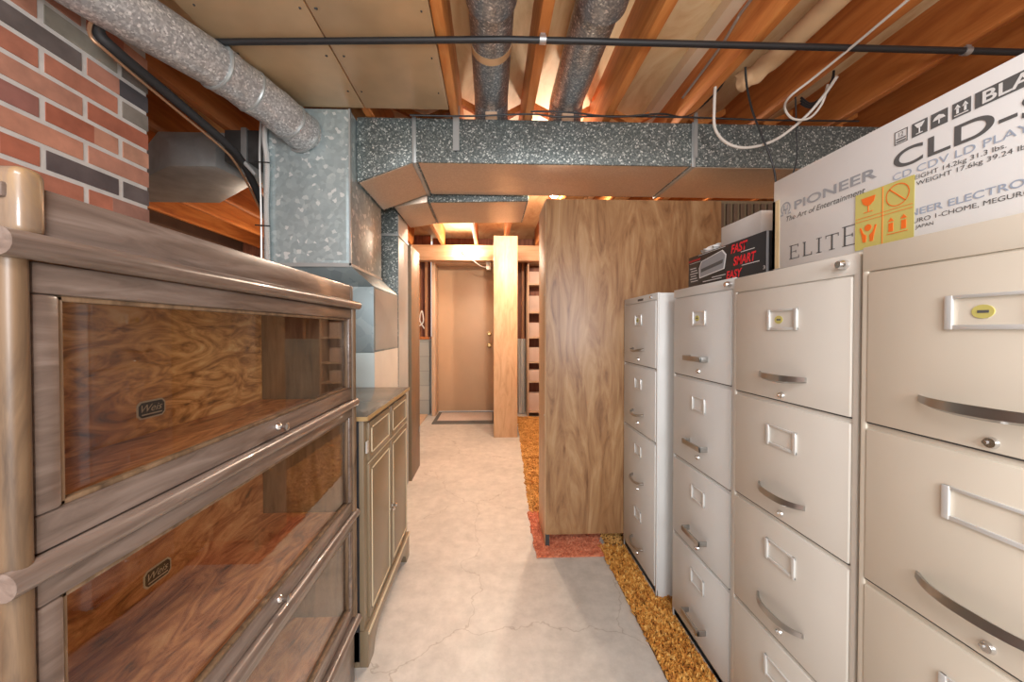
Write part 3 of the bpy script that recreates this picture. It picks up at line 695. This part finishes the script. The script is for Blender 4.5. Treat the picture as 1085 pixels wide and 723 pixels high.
# bare bulb
lb = thing('bare_bulb', 'lit bare bulb in a white holder on the beam over the door', 'light bulb', (-.315, 4.86, 2.16))
MB().tube([(-.315, 4.858, 2.16), (-.315, 4.84, 2.16), (-.315, 4.81, 2.16)], [.055, .05, .028], 20).build('lamp_holder', M_drape, lb, 0, True)
bm = bmesh.new(); bmesh.ops.create_uvsphere(bm, u_segments=20, v_segments=12, radius=.032, matrix=Matrix.Translation((-.315, 4.775, 2.16)))
x = MB(); x.bm.free(); x.bm = bm; x.build('bulb', M_bulb, lb, 0, True)
MB().tube(spline([(-.28, 4.85, 2.12), (-.22, 4.86, 2.05), (-.12, 4.9, 1.985), (-.04, 4.95, 1.98)], 6), .005, 8).build('bulb_cord', M_wire, lb, 0, True)
tag(MB().box(-.06, .0, 4.93, 5.0, 1.95, 2.05).build('junction_box', M_furnc, None, .004), 'small pale electrical box below the beam above the door', 'electrical box')
# hidden bulbs over the aisle: ceramic sockets and bulbs
for (x, y, z_, lbl) in ((.10, 3.25, 2.2, 'lit bulb on the joists just past the return duct'), (.50, 2.98, 2.235, 'lit bulb below the joists behind the main duct over the walnut cabinet')):
    hb = thing('bare_bulb', lbl, 'light bulb', (x, y, z_))
    MB().tube([(x, y, 2.485), (x, y, z_+.075)], .008, 10).tube([(x, y, z_+.085), (x, y, z_+.04)], .022, 16).build('lamp_holder', M_drape, hb, 0, True)
    bm = bmesh.new(); bmesh.ops.create_uvsphere(bm, u_segments=16, v_segments=10, radius=.032, matrix=Matrix.Translation((x, y, z_)))
    q = MB(); q.bm.free(); q.bm = bm; q.build('bulb', M_bulb, hb, 0, True)
# door mat
dm = thing('door_mat', 'pale door mat with dark grey border in front of the far door', 'mat', (-.35, 4.95, 0))
MB().box(-.73, .06, 4.66, 5.33, .0, .010).build('border', M_matb, dm, .003)
MB().box(-.68, .02, 4.80, 5.27, .010, .013).build('centre_pad', M_mat, dm, .001)

# ------------------------------------------------------------ carpets
def tufts(name, poly_fn, box, step, h, mat, label, cat, lean=.6, wid=.004):
    x0, x1, y0, y1 = box; V = []; F = []; rnd = random.Random(5)
    ny = int((y1-y0)/step); nx = int((x1-x0)/step)
    for i in range(nx):
        for j in range(ny):
            x = x0+(i+rnd.random())*step; y = y0+(j+rnd.random())*step
            if not poly_fn(x, y): continue
            hh = h*rnd.uniform(.6, 1.15); a = rnd.uniform(0, 6.28); l = lean*hh*rnd.random()
            dx, dy = math.cos(a), math.sin(a); n = len(V)
            w_ = wid*rnd.uniform(.7, 1.3)
            for k in range(3):
                t = a+k*2.094; V.append((x+w_*math.cos(t), y+w_*math.sin(t), .002))
            for k in range(3):
                t = a+k*2.094; V.append((x+dx*l*.6+w_*1.25*math.cos(t), y+dy*l*.6+w_*1.25*math.sin(t), hh*.65))
            V.append((x+dx*l*1.3, y+dy*l*1.3, hh))
            for k in range(3):
                q = (k+1) % 3
                F.append((n+k, n+q, n+3+q, n+3+k)); F.append((n+3+k, n+3+q, n+6))
    me = bpy.data.meshes.new(name); me.from_pydata(V, [], F); me.materials.append(mat)
    o = bpy.data.objects.new(name, me); C.objects.link(o); return tag(o, label, cat, None, 'stuff')
in_strip = lambda x, y: (x > .585-.008*(y-1.2))
tufts('gold_shag_carpet', in_strip, (.57, .80, .3, 1.98), .0075, .022, M_gold, 'gold shag carpet strip along the foot of the filing cabinets', 'carpet', .9, .0042)
in_back = lambda x, y: x > .245+.04*(y-2.37) and not (x < .62 and y < 2.36)
tufts('gold_carpet', in_back, (.24, .75, 2.0, 5.0), .011, .018, M_gold2, 'gold carpet between the walnut cabinet and the far shelving', 'carpet', .9, .006)
MB().box(.583, 1.4, .3, 1.98, .0, .005).build('carpet_backing', M_goldb)['kind'] = 'structure'
MB().prism([(.25, 2.38), (.62, 2.38), (.62, 2.0), (1.4, 2.0), (1.4, 5.0), (.36, 5.0)], 'z', 0, .005).build('carpet_backing', M_goldb)['kind'] = 'structure'
for o in C.objects:
    if o.name.startswith('carpet_backing'): pass
in_rug = lambda x, y: x > .232+.01*math.sin(y*40) and x < .60+.012*math.sin(y*55)-.0*(y) and y > 1.895
rg = thing('coral_rug', 'coral orange rug remnant under the walnut cabinet foot', 'rug', (.42, 2.1, 0))
MB().prism([(.234, 1.898), (.598, 1.898), (.585, 2.05), (.60, 2.37), (.236, 2.38)], 'z', 0, .006).build('rug_backing', M_rug, rg)
rt = tufts('rug_pile', in_rug, (.23, .615, 1.89, 2.38), .006, .013, M_rug, None, None, .8, .0035)
for v in rt.data.vertices: v.co -= Vector((.42, 2.1, 0))
rt.parent = rg; 

# ------------------------------------------------------------ filing cabinets
def filing_cabinet(y0, y1, X, H, lines, body, style, label, depth=.66, merged=False, sticker=True, hlen=.146, hw=.096, hdr=True):
    yc = (y0+y1)/2
    t = thing('filing_cabinet', label, 'filing cabinet', (X+depth/2, yc, 0), 'filing cabinets along the right side')
    MB().box(X+.006, X+depth, y0, y1, .0, H-.001).build('cabinet_body', body, t, .003)
    # frame: header, side rails, plinth
    top = lines[0]
    MB().box(X-.001, X+.008, y0, y1, top+.003, H).box(X+.002, X+.008, y0+.01, y1-.01, .02, top+.003).box(X-.001, X+.008, y0, y0+.011, .0, top+.004).box(X-.001, X+.008, y1-.011, y1, .0, top+.004).box(X+.002, X+.008, y0, y1, 0, lines[-1]-.003).build('front_frame', body, t, .0015)
    for k in range(len(lines)-1):
        zt, zb = lines[k], lines[k+1]+(.012 if k < len(lines)-2 else .006)
        f = MB().box(X-.004, X+.012, y0+.013, y1-.013, zb, zt).build('drawer', body, t, .003)
        MB().box(X-.0015, X+.004, y0+.013, y1-.013, zb-.0022, zb-.0002).build('drawer_gap', M_dark, f)
        tops = [zt] if not (merged and k == len(lines)-2) else [zt, zt-.31]
        for tt in tops:
            hz1 = tt-.055; hz0 = tt-.107; a, b = yc-hw/2, yc+hw/2; w_ = .007
            MB().box(X-.008, X-.004, a, b, hz0, hz0+w_).box(X-.008, X-.004, a, b, hz1-w_*.7, hz1).box(X-.009, X-.004, a, a+w_*1.4, hz0, hz1).box(X-.009, X-.004, b-w_*1.4, b, hz0, hz1).build('label_holder', M_plated, f, .001)
            if sticker and k == 0:
                s_ = MB().prism([(yc+.012+.013*math.cos(i*math.pi/8), (hz0+hz1)/2+.010*math.sin(i*math.pi/8)) for i in range(16)], 'x', X-.0052, X-.004).build('round_sticker', M_yel, f)
                MB().box(X-.0056, X-.0052, yc+.005, yc+.018, (hz0+hz1)/2-.002, (hz0+hz1)/2+.002).build('sticker_writing', M_ink, f)
            hz = tt-.222; L = hlen/2
            if style == 'bow':
                P = []
                for i in range(17):
                    u = -1+2*i/16
                    P.append((X-.006-.023*(1-abs(u)**3.0), yc+u*L, hz-.004*(1-u*u)+.001))
                mb = MB()
                prev = None
                for i, p in enumerate(P):
                    u = -1+2*i/16; hh = .0065+.0035*(1-u*u); th = .004
                    q = [mb.bm.verts.new((p[0]+dx, p[1], p[2]+dz)) for dx, dz in ((-th, -hh*.55), (-th*.6, hh), (th, hh*.7), (th*.8, -hh))]
                    if prev:
                        for j in range(4): mb.bm.faces.new((prev[j], prev[(j+1) % 4], q[(j+1) % 4], q[j]))
                    else: mb.bm.faces.new(q)
                    prev = q
                mb.bm.faces.new(prev[::-1])
                mb.build('handle', M_satin, f, 0, True)
            elif style == 'bar':
                MB().box(X-.034, X-.028, yc-L, yc+L, hz-.010, hz+.008).box(X-.034, X-.003, yc-L, yc-L+.004, hz-.010, hz+.008).box(X-.034, X-.003, yc+L-.004, yc+L, hz-.010, hz+.008).build('handle', M_satin, f, .0012)
            else:
                P = spline([(X-.003, yc+L, hz+.004), (X-.024, yc+L*.75, hz), (X-.030, yc, hz-.005), (X-.024, yc-L*.75, hz), (X-.003, yc-L, hz+.004)], 6)
                MB().tube(P, .0060, 10).build('handle', M_satin, f, 0, True)
            MB().tube([(X-.004, yc+.0, tt-.268), (X-.009, yc+.0, tt-.268)], [.0085, .007], 16).tube([(X-.008, yc+.004, tt-.268), (X-.011, yc+.004, tt-.268)], .003, 8).build('latch_button', M_chrome, f, 0, True)
    return t
L4 = [1.285, .979, .664, .352, .055]
f1 = filing_cabinet(1.582, 1.982, .710, 1.321, [1.288, .983, .664, .045], M_cabG, 'thin', 'farthest light grey filing cabinet with slim curved handles beside walnut cabinet', .62, True, True, .13, .08)
f2 = filing_cabinet(1.113, 1.490, .735, 1.319, [1.283, .978, .656, .350, .045], M_cabG, 'bar', 'grey filing cabinet with straight square handles beneath the black carton', .62, False, True, .115, .085)
f3 = filing_cabinet(.716, 1.095, .722, 1.313, [1.267, .973, .676, .370, .05], M_cabM, 'bow', 'putty coloured filing cabinet with bowed handles under the printed word ELITE', .66)
f4 = filing_cabinet(.315, .703, .715, 1.318, [1.268, .974, .676, .370, .05], M_cabB, 'bow', 'nearest beige filing cabinet cut off by the photo right edge', .66, False, True, .18, .112)
# locks in the headers
for (t, X, y, z_) in ((f2, .735, 1.135, 1.30), (f3, .722, .745, 1.293)):
    MB().tube([(X, y, z_), (X-.012, y, z_), (X-.018, y, z_)], [.0095, .0095, .007], 18).build('lock', M_chrome, t, 0, True)
MB().tube([(.71, 1.64, 1.305), (.70, 1.64, 1.305)], .007, 14).build('lock', M_chrome, f1, 0, True)
MB().box(.7085, .7095, 1.735, 1.80, 1.298, 1.308).build('maker_badge', M_ink, f1)

# ------------------------------------------------------------ boxes on top
bxp = thing('white_player_carton', 'large white disc player carton with printed lettering on the nearest filing cabinets', 'box', (.98, .68, 1.319))
XB = .752
MB().box(XB, 1.20, .36, .984, 1.319, 1.553).build('carton', M_white, bxp, .003)
MB().box(XB-.0008, XB+.02, .976, .9855, 1.322, 1.50).box(XB-.0008, XB+.001, .962, .9855, 1.322, 1.50).build('corner_tape', M_tape, bxp)
def tx(s, y0, y1, z0, h, mat, **k): return text_mesh(s, 'lettering', mat, bxp, XB, y0, y1, z0, h, **k)
tx('PIONEER', .914, .713, 1.459, .020, M_ink2, bold=.02)
tx('The Art of Entertainment', .939, .736, 1.436, .0125, M_ink, shear=.25, bold=.004)
# omega and fork emblem
mb = MB(); yc, zc = .941, 1.470; ro, ri = .0165, .0125
prev = None
for i in range(25):
    a = R(-50+280*i/24)
    q = [mb.bm.verts.new((XB-.0006, yc-ro*.95*math.cos(a), zc+ro*math.sin(a))), mb.bm.verts.new((XB-.0006, yc-ri*.95*math.cos(a), zc+ri*math.sin(a)))]
    if prev: mb.bm.faces.new((prev[0], q[0], q[1], prev[1]))
    prev = q
mb.box(XB-.0007, XB-.0003, yc+.008, yc+.016, zc-.0165, zc-.0125).box(XB-.0007, XB-.0003, yc-.016, yc-.008, zc-.0165, zc-.0125)
mb.box(XB-.0007, XB-.0003, yc-.0015, yc+.0015, zc-.014, zc-.003).box(XB-.0007, XB-.0003, yc-.006, yc+.006, zc-.004, zc-.0015).box(XB-.0007, XB-.0003, yc+.004, yc+.007, zc-.004, zc+.009).box(XB-.0007, XB-.0003, yc-.007, yc-.004, zc-.004, zc+.009)
mb.build('printed_emblem', M_ink2, bxp)
# serif ELITE
mb = MB()
def serif(ch, yl, w_, z0, h):
    X0, X1 = XB-.0007, XB-.0003; th = .0042; tn = .0015
    def b(u0, u1, v0, v1): mb.box(X0, X1, yl-w_*u1, yl-w_*u0, z0+h*v0, z0+h*v1)
    t = th/w_; n = tn/h
    if ch in 'EL':
        b(.12, .12+t, 0, 1); b(0, .4, 0, n); b(0, .34, 1-n, 1); b(.12, 1, 0, n*1.2); b(1-tn/w_*1.2, 1, 0, .22)
        if ch == 'E': b(.12, .92, 1-n*1.2, 1); b(.92-tn/w_, .92, .80, 1); b(.12, .7, .5, .5+n); b(.7-tn/w_, .7, .42, .6)
    if ch == 'I': b(.5-t/2, .5+t/2, 0, 1); b(.1, .9, 0, n); b(.1, .9, 1-n, 1)
    if ch == 'T': b(.5-t/2, .5+t/2, 0, 1); b(.28, .72, 0, n); b(0, 1, 1-n*1.2, 1); b(0, tn/w_, .8, 1); b(1-tn/w_, 1, .8, 1)
for ch, yl, w_, h in (('E', .928, .030, .034), ('L', .887, .026, .034), ('I', .851, .018, .034), ('T', .825, .032, .034), ('E', .785, .034, .042)):
    serif(ch, yl, w_, 1.3375, h)
mb.build('serif_lettering', M_ink, bxp)
tx('CLD-S', .683, .482, 1.458, .032, M_ink, bold=.012)
tx('CD CDV LD PLAYER', .684, .478, 1.4385, .0125, M_inkb)
tx('WEIGHT 14.2kg 31.3 lbs.', .662, .528, 1.4265, .0075, M_ink)
tx('WEIGHT 17.6kg 39.24 lbs.', .645, .500, 1.4150, .0075, M_ink)
tx('PIONEER ELECTRONIC', .690, .470, 1.3635, .0115, M_inkb, bold=.01)
tx('4-1, MEGURO 1-CHOME, MEGURO-KU', .70, .478, 1.350, .0075, M_ink)
tx('JAPAN', .645, .618, 1.3395, .006, M_ink)
# icon row
z0, z1 = 1.503, 1.527
ic = MB()
X0, X1 = XB-.0007, XB-.0002
def fr_(y0, y1): ic.box(X0, X1, y1, y1+.0012, z0, z1).box(X0, X1, y0-.0012, y0, z0, z1).box(X0, X1, y1, y0, z0, z0+.0012).box(X0, X1, y1, y0, z1-.0012, z1)
fr_(.682, .660); ic.box(X0, X1, .663, .679, 1.506, 1.5085).box(X0, X1, .663, .679, 1.511, 1.513)
ic.box(X0, X1, .629, .653, z0, z1).box(X0, X1, .600, .624, z0, z1).box(X0, X1, .570, .594, z0, z1).box(X0, X1, .40, .565, z0, z1)
ic.build('printed_icons', M_ink, bxp)
text_mesh('12', 'icon_lettering', M_ink, bxp, XB, .675, .667, 1.5155, .008)
icw = MB(); Xa, Xb = XB-.0012, XB-.0008
icw.prism([(.649, 1.524), (.633, 1.524), (.638, 1.516), (.644, 1.516)], 'x', Xa, Xb).box(Xa, Xb, .6402, .6418, 1.507, 1.516).box(Xa, Xb, .636, .646, 1.5055, 1.507)
icw.prism([(.603, 1.514), (.606, 1.519), (.612, 1.522), (.618, 1.519), (.621, 1.514)], 'x', Xa, Xb).box(Xa, Xb, .6113, .6127, 1.507, 1.515)
for yy in (.577, .587): icw.box(Xa, Xb, yy-.0015, yy+.0015, 1.509, 1.518).prism([(yy-.004, 1.517), (yy, 1.5235), (yy+.004, 1.517)], 'x', Xa, Xb)
icw.box(Xa, Xb, .573, .591, 1.5055, 1.507).build('icon_symbols', M_white, bxp)
text_mesh('BLACK', 'banner_lettering', M_white, bxp, XB-.0006, .556, .455, 1.506, .018, bold=.02)
# yellow sticker
st = MB().box(XB-.0018, XB-.0013, .6466, .755, 1.3225, 1.436).build('handling_sticker', M_yel, bxp); st['label'] = 'yellow sticker with four orange handling symbols'
g = MB(); Xa, Xb = XB-.0024, XB-.0019
ya, yb, ym = .753, .649, .7005
for yy in (ym,): g.box(Xa, Xb, yy-.0004, yy+.0004, 1.325, 1.434)
g.box(Xa, Xb, yb, ya, 1.3855, 1.3863).box(Xa, Xb, yb, ya, 1.379, 1.3798)
c = .728
g.prism([(c+.014, 1.4245), (c-.014, 1.4245), (c-.011, 1.414), (c-.004, 1.408), (c+.004, 1.408), (c+.011, 1.414)], 'x', Xa, Xb).box(Xa, Xb, c-.0009, c+.0009, 1.396, 1.409).box(Xa, Xb, c-.009, c+.009, 1.3945, 1.396)
c = .674; prev = None
for i in range(33):
    a = 2*math.pi*i/32
    q = [g.bm.verts.new((Xa, c+.0205*math.cos(a), 1.410+.0205*math.sin(a))), g.bm.verts.new((Xa, c+.0188*math.cos(a), 1.410+.0188*math.sin(a)))]
    if prev: g.bm.faces.new((prev[0], q[0], q[1], prev[1]))
    prev = q
g.prism([(c+.0145, 1.4235), (c+.0132, 1.4248), (c-.0145, 1.3965), (c-.0132, 1.3952)], 'x', Xa, Xb)
c = .728
g.prism([(c+.007*math.cos(i*math.pi/4), 1.364+.007*math.sin(i*math.pi/4)) for i in range(8)], 'x', Xa, Xb)
for s_ in (-1, 1):
    g.prism([(c+s_*.004, 1.336), (c+s_*.010, 1.336), (c+s_*.012, 1.348), (c+s_*.017, 1.366), (c+s_*.014, 1.367), (c+s_*.009, 1.354), (c+s_*.003, 1.349)], 'x', Xa, Xb)
for yy in (.663, .685):
    g.box(Xa, Xb, yy-.004, yy+.004, 1.345, 1.361).prism([(yy-.0055, 1.364), (yy, 1.371), (yy+.0055, 1.364)], 'x', Xa, Xb)
g.box(Xa, Xb, .656, .692, 1.340, 1.3412)
g.build('sticker_symbols', M_org, st)

bb = thing('black_laminator_carton', 'black carton printed FAST SMART EASY in red on a grey filing cabinet', 'box', (.86, 1.22, 1.32))
XK = .760
MB().box(XK, .95, 1.02, 1.43, 1.320, 1.436).build('carton', M_blackbox, bb, .002)
MB().box(XK+.001, XK+.007, 1.0185, 1.0205, 1.322, 1.435).build('worn_edge', M_ink2, bb)
def tb(s, y0, y1, z0, h, mat, **k): return text_mesh(s, 'lettering', mat, bb, XK, y0, y1, z0, h, **k)
tb('FAST', 1.172, 1.095, 1.402, .026, M_red, shear=.2, bold=.03)
tb('SMART', 1.160, 1.058, 1.362, .026, M_red, shear=.2, bold=.03)
tb('EASY', 1.195, 1.118, 1.3245, .024, M_red, shear=.2, bold=.03)
tb('Laminator', 1.425, 1.345, 1.416, .009, M_red, bold=.01)
g = MB(); Xa, Xb = XK-.0007, XK-.0003
g.box(Xa, Xb, 1.065, 1.125, 1.3965, 1.3985).box(Xa, Xb, 1.045, 1.12, 1.3555, 1.3575).box(Xa, Xb, 1.345, 1.42, 1.4095, 1.4108).box(Xa, Xb, 1.20, 1.36, 1.431, 1.4325)
for i in range(6): g.box(Xa, Xb, 1.375-.006*(i % 3), 1.415-.004*(i % 2), 1.389-.0095*i, 1.3915-.0095*i)
g.box(Xa, Xb, 1.20, 1.275, 1.340, 1.3425).box(Xa, Xb, 1.22, 1.33, 1.332, 1.3345)
P1 = [(1.352, 1.348), (1.205, 1.360), (1.195, 1.405), (1.215, 1.424), (1.34, 1.408), (1.355, 1.385)]
g.prism(P1, 'x', Xa, Xb); g.build('printed_lines', M_inkw, bb)
cyc = (1.275, 1.388)
P2 = [(cyc[0]+(p[0]-cyc[0])*.93, cyc[1]+(p[1]-cyc[1])*.9) for p in P1]
MB().prism(P2, 'x', XK-.0012, XK-.0008).build('printed_machine', M_ink2, bb)
MB().prism([(1.34, 1.368), (1.215, 1.380), (1.21, 1.392), (1.34, 1.380)], 'x', XK-.0017, XK-.0013).build('machine_slot', M_ink, bb)
text_mesh('3', 'side_print', M_inkw, bb, XK, 1.03, 1.022, 1.33, .01)
tag(MB().box(.80, .98, 1.095, 1.29, 1.4365, 1.516).build('small_white_box', M_white, None, .003), 'plain white box sitting on top of the black carton', 'box')
bm = bmesh.new(); bmesh.ops.create_icosphere(bm, subdivisions=3, radius=1)
for v in bm.verts:
    n = noise.noise(v.co*3.1)+.6*noise.noise(v.co*7+Vector((3, 1, 2)))
    v.co = Vector((v.co.x*.05, v.co.y*.07, v.co.z*.018))*(1+.55*n)+Vector((.84, 1.352, 1.4525))
x = MB(); x.bm.free(); x.bm = bm
tag(x.build('crumpled_paper', M_paper), 'crumpled white paper beside the plain white box on the black carton', 'paper')
